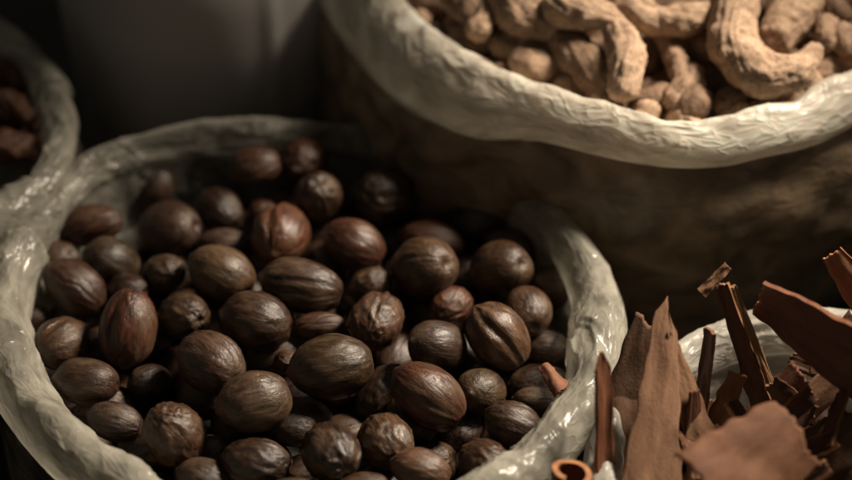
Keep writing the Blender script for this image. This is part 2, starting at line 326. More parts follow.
# the smooth grey bag behind
cg = at(212, 14, 0.0); base = np.array([cg[0], cg[1]+1.5, TABLE_Z])
root = tag(empty('grey_bag', base), 'smooth dim grey plastic bag bulging behind the nutmeg sack', 'bag')
def bag_surface(u, v):
    prof = [(0, 1.2), (.6, 1.2), (3.6, 1.25), (4.7, 2.2), (5.35, 4.2), (5.75, 7), (6.05, 10), (6.2, 13), (5.9, 15.5), (4.4, 17.6), (2.4, 18.9), (1.1, 19.6), (.75, 20.3)]
    x = v*(len(prof)-1); i = min(int(x), len(prof)-2); t = x-i
    P = [np.array(prof[max(0, min(len(prof)-1, i+k))]) for k in (-1, 0, 1, 2)]
    r, z = .5*((2*P[1])+(P[2]-P[0])*t+(2*P[0]-5*P[1]+4*P[2]-P[3])*t*t+(3*P[1]-P[0]-3*P[2]+P[3])*t**3)
    f = 1+.012*math.sin(3*u+.5)+(.16*max(0, v-.72)/.28)*math.sin(17*u+2*math.sin(3*u))*.6+.02*noise.noise(Vector((math.cos(u)*1.6, math.sin(u)*1.6, z*.12)))
    f += .02*math.exp(-((((u+1.12+PI) % (2*PI))-PI)/.05)**2)*min(1, z/9)          # one soft vertical crease
    return (r*f*math.cos(u), r*f*math.sin(u), z-1.2+.02)
vs = [bag_surface(2*PI*i/160, j/70) for j in range(71) for i in range(160)]
fs = [(j*160+i, j*160+(i+1) % 160, (j+1)*160+(i+1) % 160, (j+1)*160+i) for j in range(70) for i in range(160)]
link_mesh('bag_body', mesh('grey_bag_body', vs, fs), [M_GREY], root)
vs = []; fs = []
for j in range(9):
    v = j/8
    for i in range(80):
        u = 2*PI*i/80; r = (.8+1.7*v)*(1+.22*v*math.sin(11*u+v)); vs.append((r*math.cos(u), r*math.sin(u), 19.0+2.2*v-.5*v*v+.25*v*math.sin(7*u)))
fs = [(j*80+i, j*80+(i+1) % 80, (j+1)*80+(i+1) % 80, (j+1)*80+i) for j in range(8) for i in range(80)]
link_mesh('gathered_neck', mesh('gathered_neck', vs, fs), [M_GREY], root)

# ------------------------------------------------------------------ nutmegs
def nutmeg_mesh(kind, seed, NU=72, NV=48):
    r_ = random.Random(seed); off = Vector((r_.random()*50, r_.random()*50, r_.random()*50))
    furrows = [(r_.random()*2*PI, r_.uniform(.04, .10), r_.uniform(.03, .09), r_.uniform(-.35, .35)) for _ in range({'smooth': 1, 'ridged': 5, 'wrinkled': 3, 'split': 2, 'vein': 3}[kind])]
    if kind == 'split': furrows[0] = (0, .16, .11, .25)
    vs = []; ring = []
    amp = {'smooth': .028, 'ridged': .04, 'wrinkled': .062, 'split': .045, 'vein': .032}[kind]
    for j in range(NV+1):
        th = PI*j/NV; st, ct = math.sin(th), math.cos(th)
        for i in range(NU):
            ph = 2*PI*i/NU; cx, cy = math.cos(ph), math.sin(ph)
            R = 1+.05*ct
            tw = ph+.35*ct
            if kind == 'wrinkled':
                d = amp*(ridged(Vector((cx*st*2.0, cy*st*2.0, ct*1.5))+off)+.5*ridged(Vector((cx*st*4.2, cy*st*4.2, ct*3))+off)-.6)
            elif kind == 'smooth':
                d = amp*(noise.noise(Vector((cx*st*1.4, cy*st*1.4, ct*1.4))+off)+.3*noise.noise(Vector((cx*4, cy*4, ct*1.2))+off)*st)
            else:
                d = amp*st*(ridged(Vector((math.cos(tw)*2.8, math.sin(tw)*2.8, ct*.8))+off)-.4+.35*ridged(Vector((math.cos(tw)*6.5, math.sin(tw)*6.5, ct*1.6))+off))
            d += .05*noise.noise(Vector((cx*st, cy*st, ct))*.9+off)
            for f0, fw, fd, sl in furrows:
                a = ((tw-f0-sl*ct+.15*noise.noise(Vector((ct*2, f0, 0))+off)+PI) % (2*PI))-PI
                d -= fd*st*st*math.exp(-(a/fw)**2)*.8
                d += fd*.25*st*math.exp(-((abs(a)-fw*2)/fw)**2)
            d -= .10*math.exp(-(th/.2)**2); d += .07*math.exp(-((PI-th)/.16)**2)
            rr = R*(1+d)
            vs.append((rr*st*cx, rr*st*cy, 1.30*rr*ct))
    fs = []
    for j in range(NV):
        for i in range(NU):
            a, b = j*NU+i, j*NU+(i+1) % NU; c, e = a+NU, b+NU
            if j == 0: fs.append((a, c, e))
            elif j == NV-1: fs.append((a, c, b))
            else: fs.append((a, c, e, b))
    me = mesh('nutmeg', vs, fs)
    bm = bmesh.new(); bm.from_mesh(me); bmesh.ops.remove_doubles(bm, verts=bm.verts, dist=1e-6); bmesh.ops.recalc_face_normals(bm, faces=bm.faces); bm.to_mesh(me); bm.free()
    me.materials.append(M_NUT); me.polygons.foreach_set('use_smooth', [True]*len(me.polygons))
    return me
NM = {k: [nutmeg_mesh(k, 10*i+len(k)) for i in range(c)] for k, c in (('smooth', 4), ('ridged', 4), ('wrinkled', 4), ('split', 2), ('vein', 4))}
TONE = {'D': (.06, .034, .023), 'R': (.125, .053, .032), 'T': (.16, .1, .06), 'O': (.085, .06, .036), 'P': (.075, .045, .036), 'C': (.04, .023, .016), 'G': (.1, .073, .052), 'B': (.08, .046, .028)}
# px, py, half length, half width (photo pixels), image angle of the long axis, kind, tone, lift, label
NUTS = [
 (255,167,28,21, 10,'ridged','R',.7,'small reddish nutmeg at the back of the heap, blurred, with a bright pinkish top'),
 (304,162,26,25, 60,'wrinkled','R',.5,'dark red wrinkled nutmeg farthest back in the heap, beside the shadowed rim'),
 (318,199,28,26, 80,'wrinkled','P',.4,'round dull plum brown nutmeg in front of the dark red one farthest back'),
 (385,196,35,32, 0,'wrinkled','D',0,'large rough dark nutmeg alone at the edge of the black shadow at the back'),
 (219,210,28,23,-45,'vein','C',0,'dark glossy nutmeg with pale lengthwise stripes behind the left middle of the heap'),
 (168,229,36,30, 5,'smooth','P',0,'large matt plum brown nutmeg with a small nipple, in the left rear of the heap'),
 (280,236,34,31, 75,'split','R',.3,'big orange red nutmeg with a smooth lit cheek in the rear middle'),
 (224,243,28,16, -5,'ridged','P',-.1,'low striped nutmeg half hidden behind the tan one with deep dark veins'),
 (221,273,38,29,-28,'vein','T',.35,'tan nutmeg with deep dark veins running lengthwise, left of the rear middle'),
 (163,273,24,20, 10,'wrinkled','G',0,'small grey tan nutmeg between the olive one and the deep veined tan one'),
 (110,262,31,26,-25,'smooth','O',.2,'olive brown nutmeg with a dark pit on top, near the left rear'),
 (88,226,37,22, 12,'ridged','R',.3,'long dull red nutmeg lying along the left rear film wall, blurred'),
 (53,266,30,25, 30,'smooth','O',-.3,'blurred olive nutmeg pressed against the left film wall'),
 (74,286,38,27,-38,'ridged','D',.2,'long dark brown nutmeg with a pale shiny right side near the left film wall'),
 (300,285,46,29,-14,'ridged','C',.5,'largest glossy black brown nutmeg with ridged back, centre of the heap'),
 (128,330,43,31, 82,'split','R',.3,'tall upright reddish nutmeg with a pale rough ridge down its right side'),
 (183,316,28,25,-10,'wrinkled','O',0,'dull brown dented nutmeg right of the tall upright reddish one'),
 (255,320,39,31,-14,'vein','B',.4,'brown nutmeg with a shiny smooth brow, below the largest glossy black brown one'),
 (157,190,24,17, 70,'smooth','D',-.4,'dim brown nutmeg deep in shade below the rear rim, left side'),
 (262,214,16,15, 0,'wrinkled','R',-.5,'small dark reddish nutmeg peeping out behind the big orange red one'),
 (210,362,39,33,-30,'ridged','P',.3,'plum brown nutmeg with fine pale ridges, behind the two toned grey and tan one'),
 (253,402,41,33, 14,'smooth','G',.6,'smooth nutmeg split between a tan half and a grey half, front left of centre'),
 (85,382,36,26, -6,'smooth','B',.2,'smooth chocolate brown nutmeg just inside the left front rim'),
 (114,421,31,21,-18,'ridged','C',0,'dark flat striped nutmeg tucked under the left front rim'),
 (174,434,37,32,-60,'wrinkled','B',.3,'lumpy wrinkled nutmeg with a crooked pale seam, near the front left rim'),
 (62,344,31,28, 20,'split','B',0,'brown nutmeg with a torn lifted flap of shell near the left film wall'),
 (37,317,14,13, 0,'smooth','B',-.3,'tiny brown nutmeg wedged against the left rim film'),
 (318,326,28,15, 3,'ridged','B',-.1,'small flat striped light brown nutmeg above the biggest olive brown one'),
 (330,367,46,35, 8,'vein','O',.7,'biggest olive brown nutmeg with one curved vein, front centre of the heap'),
 (330,452,34,31,-40,'wrinkled','C',.4,'craggy almost black nutmeg with glinting wrinkles at the bottom centre'),
 (254,464,37,27,-10,'wrinkled','D',.1,'dark shaded nutmeg below the two toned grey and tan one, at the bottom'),
 (286,362,14,13, 0,'wrinkled','B',-.4,'little brown knob of a nutmeg squeezed left of the biggest olive brown one'),
 (385,441,32,29,-50,'wrinkled','T',.3,'lumpy light tan nutmeg right of the craggy almost black one'),
 (427,395,45,32,-38,'ridged','R',.7,'shiny reddish brown nutmeg with long bright ridges, right front of centre'),
 (436,346,33,28,-10,'smooth','P',.2,'smooth dusky pink brown nutmeg with a dimple, above the shiny reddish ridged one'),
 (376,322,32,29, 60,'wrinkled','B',.3,'glossy heavily wrinkled brown nutmeg right of the centre of the heap'),
 (369,286,25,19, 20,'wrinkled','B',0,'small creased tan brown nutmeg just behind the glossy heavily wrinkled one'),
 (497,335,40,31,-52,'split','T',.5,'light tan nutmeg with a dark gouged left half, toward the right rim'),
 (420,471,34,23,-18,'vein','T',.3,'veined tan nutmeg cut by the bottom edge, right of the lumpy light tan one'),
 (483,463,29,26,-15,'wrinkled','B',.1,'brown nutmeg with a small glint, inside the right front rim at the bottom'),
 (513,425,34,25,-28,'ridged','D',.1,'dark ridged nutmeg tucked against the right front rim'),
 (480,392,27,26, 0,'smooth','O',-.2,'dim olive nutmeg in the gap right of the shiny reddish ridged one'),
 (537,401,28,16,-5,'smooth','O',-.7,'flat dull brown nutmeg half under the right front rim'),
 (528,312,28,26,-70,'smooth','B',.1,'brown nutmeg with a small bright glint close to the right rim'),
 (353,244,35,27,-30,'vein','R',.4,'shiny red brown nutmeg with a bright upper glint, right of the big orange red one'),
 (424,268,37,34, 10,'smooth','O',.4,'big smooth olive nutmeg at the front edge of the black shadow'),
 (432,240,36,20,-12,'ridged','R',-.2,'reddish shaded nutmeg showing only its back behind the big smooth olive one'),
 (500,270,34,31, 15,'smooth','B',.1,'matt brown nutmeg in the shade toward the right rear rim'),
 (510,247,30,20,-20,'smooth','O',-.5,'shadowed brown nutmeg behind the matt one toward the right rear rim'),
 (450,307,24,20, 30,'wrinkled','R',-.2,'small reddish broken faced nutmeg left of the light tan gouged one'),
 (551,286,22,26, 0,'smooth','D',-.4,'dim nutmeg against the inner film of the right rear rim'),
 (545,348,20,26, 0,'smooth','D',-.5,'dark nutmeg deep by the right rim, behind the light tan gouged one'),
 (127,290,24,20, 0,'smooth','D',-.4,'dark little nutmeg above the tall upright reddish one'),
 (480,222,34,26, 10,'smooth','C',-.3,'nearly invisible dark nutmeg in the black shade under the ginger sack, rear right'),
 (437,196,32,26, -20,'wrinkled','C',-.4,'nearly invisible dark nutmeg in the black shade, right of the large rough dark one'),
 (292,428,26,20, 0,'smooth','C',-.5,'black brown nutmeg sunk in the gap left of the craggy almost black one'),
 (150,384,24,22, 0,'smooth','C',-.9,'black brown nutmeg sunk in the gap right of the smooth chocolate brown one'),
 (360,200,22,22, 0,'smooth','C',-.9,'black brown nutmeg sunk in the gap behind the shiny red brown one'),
 (205,478,32,22,-20,'ridged','B',.0,'brown ridged nutmeg cut by the bottom edge next to the front left rim'),
 (290,500,34,24, 0,'vein','B',.3,'brown nutmeg mostly below the bottom edge of the picture'),
 (363,492,34,22, 5,'smooth','B',.2,'nutmeg at the bottom edge showing only a sliver of its top between two others'),
 (450,502,30,22, 0,'vein','B',-.1,'nutmeg out past the bottom edge beside the right front rim'),
]
c_n = nut_path.mean(0)
def heap_z(x, y):
    r2 = ((x-c_n[0])/9.0)**2+((y-c_n[1])/9.0)**2
    return -.5-.6*min(1.2, r2)
items = []
for (px, py, a, b, ang, kind, tone, dz, label) in NUTS:
    p = at(px, py, -1.0)
    for _ in range(4): p = at(px, py, heap_z(p[0], p[1])+dz)
    s = cmpx(p); a, b = max(a, b), min(a, b); A, B = a*s*.93, b*s*.93
    L = max(A, 1.26*B); L = min(L, 1.6*B)
    q = 0 if A >= L else (A*A-B*B)/max(1e-6, L*L-B*B); tilt = 0 if A >= L else math.acos(math.sqrt(max(0, min(1, q))))
    if random.random() < .35: tilt = -tilt
    th = math.radians(ang); cam_ax = np.array([math.cos(th)*math.cos(tilt), math.sin(th)*math.cos(tilt), math.sin(tilt)])
    axis = cam_ax[0]*Rv+cam_ax[1]*Uv-cam_ax[2]*Fv
    items.append(dict(p=p, axis=axis, B=B, L=max(L, A), kind=kind, tone=tone, label=label, ray=ray(px, py)/np.linalg.norm(ray(px, py)), fill=False))
n_named = len(items)
# a second layer underneath, wherever a gap of the top layer could show it
k = 0
tries = 0
while k < 110 and tries < 6000:
    tries += 1
    ang = random.random()*2*PI; rr = 8.0*math.sqrt(random.random())
    x, y = c_n[0]+rr*math.cos(ang), c_n[1]+rr*math.sin(ang)
    z = heap_z(x, y)-1.35-random.random()*.5
    axis = rng.normal(size=3); axis[2] *= .4; axis /= np.linalg.norm(axis)
    if any(it['fill'] and np.linalg.norm(it['p']-np.array([x, y, z])) < 1.3 for it in items): continue
    items.append(dict(p=np.array([x, y, z]), axis=axis, B=random.uniform(.72, .95), L=random.uniform(1.0, 1.2), kind=random.choice(['smooth', 'ridged', 'wrinkled', 'vein']), tone=random.choice('DDCBPO'), label=None, ray=np.array([0, 0, -1.]), fill=True)); k += 1
# settle: push overlapping nutmegs apart, mostly in depth
n = len(items); P0 = np.array([i['p'] for i in items]); P = P0.copy(); AX = np.array([i['axis'] for i in items]); BB = np.array([i['B'] for i in items]); LL = np.array([i['L'] for i in items]); RY = np.array([i['ray'] for i in items]); FI = np.array([i['fill'] for i in items])
offs = np.array([-1, 0, 1.])
for itn in range(160):
    C3 = P[:, None, :]+AX[:, None, :]*(offs[None, :, None]*(LL-.82*BB)[:, None, None])
    R3 = np.stack([.82*BB, .97*BB, .82*BB], 1)
    flat = C3.reshape(-1, 3); rad = R3.reshape(-1); own = np.repeat(np.arange(n), 3)
    dvec = flat[:, None]-flat[None]; dist = np.linalg.norm(dvec, axis=2)+1e-6
    ov = rad[:, None]+rad[None]-dist; ov[own[:, None] == own[None]] = 0; ov = np.maximum(ov, 0)
    push = (dvec/dist[..., None]*ov[..., None]).sum(1)
    tot = np.zeros((n, 3)); np.add.at(tot, own, push)
    for i in range(n):
        mv = tot[i]*.14
        if not FI[i]:
            # order along the line of sight decides which way a pair parts
            along = np.dot(mv, RY[i])*RY[i]; lat = mv-along
            mv = along*2.2+lat*.22
            mv += (P0[i]-P[i])*.05
        P[i] += np.clip(mv, -.25, .25)
    P[:, 2] = np.where(FI, np.minimum(P[:, 2], [heap_z(*p[:2])-1.0 for p in P]), P[:, 2])
    rad_xy = np.hypot(P[:, 0]-c_n[0], P[:, 1]-c_n[1])
    lim = np.where(FI, 8.0, 99.)
    f_ = np.minimum(1, lim/np.maximum(rad_xy, 1e-6)); P[:, 0] = c_n[0]+(P[:, 0]-c_n[0])*f_; P[:, 1] = c_n[1]+(P[:, 1]-c_n[1])*f_
src = {}
for i, it in enumerate(items):
    me = NM[it['kind']][i % len(NM[it['kind']])]
    if me.name in src: o = src[me.name].copy()
    else: o = bpy.data.objects.new('nutmeg', me); src[me.name] = o
    COL.objects.link(o)
    q = Vector(it['axis']).to_track_quat('Z', 'Y').to_matrix().to_4x4()
    spin = 0.0 if False else random.random()*2*PI
    if it['kind'] == 'split':      # the gouge faces up and to the left
        want = Vector(-.35*Rv+.5*Uv-.8*Fv); loc = q.to_3x3().inverted() @ want; spin = math.atan2(loc.y, loc.x)
    o.matrix_world = Matrix.Translation(Vector(P[i])*S) @ q @ Matrix.Rotation(spin, 4, 'Z') @ Matrix.Diagonal((it['B'], it['B'], it['L']/1.30, 1))
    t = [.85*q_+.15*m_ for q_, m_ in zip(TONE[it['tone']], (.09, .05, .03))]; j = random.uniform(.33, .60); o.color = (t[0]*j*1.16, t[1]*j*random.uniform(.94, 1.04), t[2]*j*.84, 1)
    tag(o, it['label'] or 'dark brown nutmeg buried under the top layer of the nutmeg heap', 'nutmeg', 'nutmegs heaped in the plastic sack')

# ------------------------------------------------------------------ ginger
def finger_tube(vs, fs, pts, rads, NU=20):
    P = np.array(pts, float); R = np.array(rads, float)
    t = np.linspace(0, len(P)-1, (len(P)-1)*8+1)
    def cr(X, x):
        i = min(int(x), len(X)-2); f = x-i; a, b, c, d = X[max(i-1, 0)], X[i], X[i+1], X[min(i+2, len(X)-1)]
        return .5*((2*b)+(c-a)*f+(2*a-5*b+4*c-d)*f*f+(3*b-a-3*c+d)*f**3)
    Q = np.array([cr(P, x) for x in t]); RR = np.array([cr(R, x) for x in t])
    T = np.gradient(Q, axis=0); T /= np.linalg.norm(T, axis=1)[:, None]
    # round both ends
    rings = []
    for k in (80, 55, 28): c = math.radians(k); rings.append((Q[0]-T[0]*RR[0]*.9*math.sin(c), T[0], RR[0]*math.cos(c)))
    rings += list(zip(Q, T, RR))
    for k in (28, 55, 80): c = math.radians(k); rings.append((Q[-1]+T[-1]*RR[-1]*.9*math.sin(c), T[-1], RR[-1]*math.cos(c)))
    u = np.cross(T[0], [0.3, .5, .8]); base = len(vs)
    for q, tt, r in rings:
        u = u-tt*np.dot(u, tt); u /= np.linalg.norm(u); w = np.cross(tt, u)
        for i in range(NU):
            a = 2*PI*i/NU; vs.append(tuple(q+r*(math.cos(a)*u+math.sin(a)*w)))
    m = len(rings)
    for j in range(m-1):
        for i in range(NU): fs.append((base+j*NU+i, base+j*NU+(i+1) % NU, base+(j+1)*NU+(i+1) % NU, base+(j+1)*NU+i))
    fs.append(tuple(base+i for i in range(NU))[::-1]); fs.append(tuple(base+(m-1)*NU+i for i in range(NU)))
    return Q, T
def ginger_piece(name, chains, mat, color, seed, voxel=.085, rough=1.0):
    """chains: list of (points cm, radii cm); fused into one knobbly skin"""
    vs, fs, QS, TS, SS = [], [], [], [], []
    for pts, rads in chains:
        Q, T = finger_tube(vs, fs, pts, rads); QS.append(Q); TS.append(T); SS.append(np.concatenate([[0], np.cumsum(np.linalg.norm(np.diff(Q, axis=0), axis=1))]))
    o_ = np.mean(np.array(vs), axis=0)
    me = mesh('tmp', vs, fs); tmp = bpy.data.objects.new('tmp', me); COL.objects.link(tmp)
    md = tmp.modifiers.new('r', 'REMESH'); md.mode = 'VOXEL'; md.voxel_size = voxel*S; md.adaptivity = 0
    sm = tmp.modifiers.new('s', 'SMOOTH'); sm.iterations = 6; sm.factor = .5
    dg = bpy.context.evaluated_depsgraph_get(); nm = bpy.data.meshes.new_from_object(tmp.evaluated_get(dg))
    bpy.data.objects.remove(tmp); bpy.data.meshes.remove(me)
    nm.name = name
    V = np.zeros(len(nm.vertices)*3); nm.vertices.foreach_get('co', V); V = V.reshape(-1, 3)/S
    NN = np.zeros(len(nm.vertices)*3); nm.vertices.foreach_get('normal', NN); NN = NN.reshape(-1, 3)
    Q = np.vstack(QS); T = np.vstack(TS); SA = np.concatenate(SS)
    off = Vector((seed*3.7, seed*1.3, seed*5.1))
    for i in range(len(V)):
        k = int(np.argmin(((Q-V[i])**2).sum(1))); r = V[i]-Q[k]; along = np.dot(r, T[k]); r = r-T[k]*along
        ln = np.linalg.norm(r)+1e-6; rn = r/ln; s = SA[k]+along
        g = Vector(rn)*3.4+Vector((s*.9, s*.5, s*.7))+off                   # long furrows that wander along the finger
        d = 0.052*(ridged(g)-.35)+.032*(ridged(Vector(rn)*7+Vector((s*1.6, 0, s))+off)-.3)
        d += .17*noise.noise(Vector(V[i])*.75+off)+.09*noise.noise(Vector(V[i])*1.7+off)+.035*noise.noise(Vector(V[i])*4+off)
        d -= .05*ridged(Vector((s*1.1, s*.4, 0))+off+Vector(rn)*.35)**2          # faint rings
        V[i] += NN[i]*d*rough
    V -= o_
    nm.vertices.foreach_set('co', (V*S).reshape(-1)); nm.update(); nm.materials.clear()
    o = link_mesh(name, nm, [mat]); o.location = Vector(o_)*S; o.color = (*color, 1)
    return o
GZ = 4.0-.55
def ch(pts, rads, dz=0):
    """pixel polyline -> points resting on the ginger heap"""
    out_ = []
    for q in pts:
        px, py = q[0], q[1]; e = q[2] if len(q) > 2 else 0
        # heap rises toward the middle of the sack
        z = GZ+max(-.2, min(1.6, (108-py)*.012-.12))+dz+e
        out_.append(at(px, py, z))
    return out_, [r*cmpx(out_[0]) for r in rads]
GC = {'L': (.52, .36, .25), 'M': (.42, .28, .19), 'D': (.26, .167, .11)}  # D puts shade on sunken pieces into the colour, also random variation
GG = 'dried ginger pieces filling the tall sack'
GIN = [
 ('L', [ch([(556,4),(580,12),(604,16)], [17,21,16], .9), ch([(585,8),(596,-14)], [15,13], .9)], 'pale lumpy ginger knuckle resting on the top end of the upright finger'),
 ('L', [ch([(617,26),(626,46),(627,70),(625,90)], [15,19,19,16], .75)], 'upright ginger finger standing against the cream rim, shaded on its left side'),
 ('L', [ch([(622,8),(650,20),(684,19),(706,14)], [12,15,16,12], .8), ch([(650,14),(640,0)], [12,10], .8)], 'long ginger finger lying sideways along the top edge'),
 ('L', [ch([(738,-14),(732,22),(738,52),(762,76),(792,72),(812,54)], [23,23,24,24,19,13], .95)], 'big hooked ginger root curving round to an upturned tip, largest in the sack'),
 ('L', [ch([(806,-14),(793,12),(776,38)], [24,25,20], .35)], 'thick ginger stub cradled inside the bend of the big hooked root'),
 ('M', [ch([(666,38),(674,60),(684,80)], [12,12,14], .25), ch([(674,98),(690,86),(694,76)], [15,17,14], .3)], 'small forked ginger piece between the upright finger and the hooked root'),
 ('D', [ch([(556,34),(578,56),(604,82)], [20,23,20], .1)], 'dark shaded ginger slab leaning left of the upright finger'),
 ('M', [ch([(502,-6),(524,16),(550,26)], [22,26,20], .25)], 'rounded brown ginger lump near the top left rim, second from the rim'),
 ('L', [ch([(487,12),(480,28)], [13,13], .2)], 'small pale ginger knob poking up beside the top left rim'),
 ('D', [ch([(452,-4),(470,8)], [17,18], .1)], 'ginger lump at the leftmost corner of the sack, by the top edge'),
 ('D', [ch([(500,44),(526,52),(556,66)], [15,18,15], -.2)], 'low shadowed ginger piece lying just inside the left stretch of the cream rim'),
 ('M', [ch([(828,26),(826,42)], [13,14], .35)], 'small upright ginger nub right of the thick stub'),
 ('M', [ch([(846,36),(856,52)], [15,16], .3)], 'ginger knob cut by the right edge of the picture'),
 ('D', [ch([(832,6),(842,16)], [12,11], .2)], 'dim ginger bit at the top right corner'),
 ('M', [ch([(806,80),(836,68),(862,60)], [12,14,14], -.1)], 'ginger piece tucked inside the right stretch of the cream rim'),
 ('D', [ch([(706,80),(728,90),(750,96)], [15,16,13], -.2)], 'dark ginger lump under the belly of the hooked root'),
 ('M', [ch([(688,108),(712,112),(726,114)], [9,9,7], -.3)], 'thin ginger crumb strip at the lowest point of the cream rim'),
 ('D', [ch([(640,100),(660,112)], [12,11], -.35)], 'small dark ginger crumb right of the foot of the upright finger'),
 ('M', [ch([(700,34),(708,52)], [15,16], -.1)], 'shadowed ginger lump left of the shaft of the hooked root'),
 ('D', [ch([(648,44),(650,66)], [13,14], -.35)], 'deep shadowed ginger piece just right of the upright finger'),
 ('M', [ch([(668,-20),(650,-34)], [18,16], .6)], 'ginger piece beyond the top edge behind the sideways finger'),
 ('M', [ch([(530,-30),(550,-44)], [22,18], .6)], 'ginger piece beyond the top edge behind the rounded brown lump'),
 ('M', [ch([(840,-30),(870,-20)], [22,18], .6)], 'ginger piece beyond the top right corner'),
]
for i, (tone, chains, label) in enumerate(GIN):
    o = ginger_piece('ginger_root', chains, M_GIN, GC[tone], i+1, .075)
    tag(o, label, 'ginger root', GG)
# pieces under the top layer
fill_me = []
for i in range(5):
    r_ = random.Random(90+i); a = np.array([0, 0, 0.]); pts = [a+np.array([x, r_.uniform(-.5, .5), r_.uniform(-.2, .2)]) for x in (-1.5, -.5, .5, 1.5)]
    o = ginger_piece('ginger_root', [(pts, [r_.uniform(.5, .8) for _ in pts]), ([pts[1], pts[1]+np.array([.3, r_.choice([-1, 1])*1.2, 0])], [.55, .45])], M_GIN, GC['D'], 40+i, .12)
    fill_me.append(o)
c_g = gin_path.mean(0); cnt = 0
for gx in range(-7, 8):
    for gy in range(-7, 8):
        x, y = c_g[0]+gx*1.75+random.uniform(-.4, .4), c_g[1]+gy*1.75+random.uniform(-.4, .4)
        if math.hypot(x-c_g[0], y-c_g[1]) > 11.6: continue
        s_ = fill_me[cnt % 5]; o = s_ if cnt < 5 else s_.copy()
        if cnt >= 5: COL.objects.link(o)
        cnt += 1
        rr = math.hypot(x-c_g[0], y-c_g[1]); z = 3.0+.6*(1-(rr/11)**2)
        o.location = Vector((x, y, z))*S; o.rotation_euler = (random.uniform(-.4, .4), random.uniform(-.4, .4), random.random()*2*PI)
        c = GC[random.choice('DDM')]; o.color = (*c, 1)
        tag(o, 'brown dried ginger piece buried under the top layer of ginger', 'ginger root', GG)

ctr = gin_path.mean(0); small = []
for i in range(4):
    r_ = random.Random(190+i); pts = [np.array([x, r_.uniform(-.2, .2), r_.uniform(-.15, .15)]) for x in (-.5, 0, .5)]
    small.append(ginger_piece('ginger_root', [(pts, [r_.uniform(.32, .5) for _ in pts])], M_GIN, GC['M'], 80+i, .08))
cnt = 0
for i in range(0, len(gin_path), 15):
    q = gin_path[i]
    if q[1] > ctr[1]-1: continue
    d = ctr-q; d[2] = 0; d /= np.linalg.norm(d)
    for off_, dz_ in ((.95, -.75), (2.0, -.45)):
        o = small[cnt % 4] if cnt < 4 else small[cnt % 4].copy()
        if cnt >= 4: COL.objects.link(o)
        cnt += 1
        g_ = q+d*(off_+random.uniform(-.15, .15)); o.location = Vector((g_[0], g_[1], q[2]+dz_+random.uniform(-.15, .1)))*S
        o.rotation_euler = (random.uniform(-.4, .4), random.uniform(-.4, .4), random.random()*2*PI); k_ = random.uniform(.85, 1.25); o.scale = (k_, k_, k_)
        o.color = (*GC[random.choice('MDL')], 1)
        tag(o, 'small stubby ginger bit packed just inside the front of the cream rim', 'ginger root', GG)

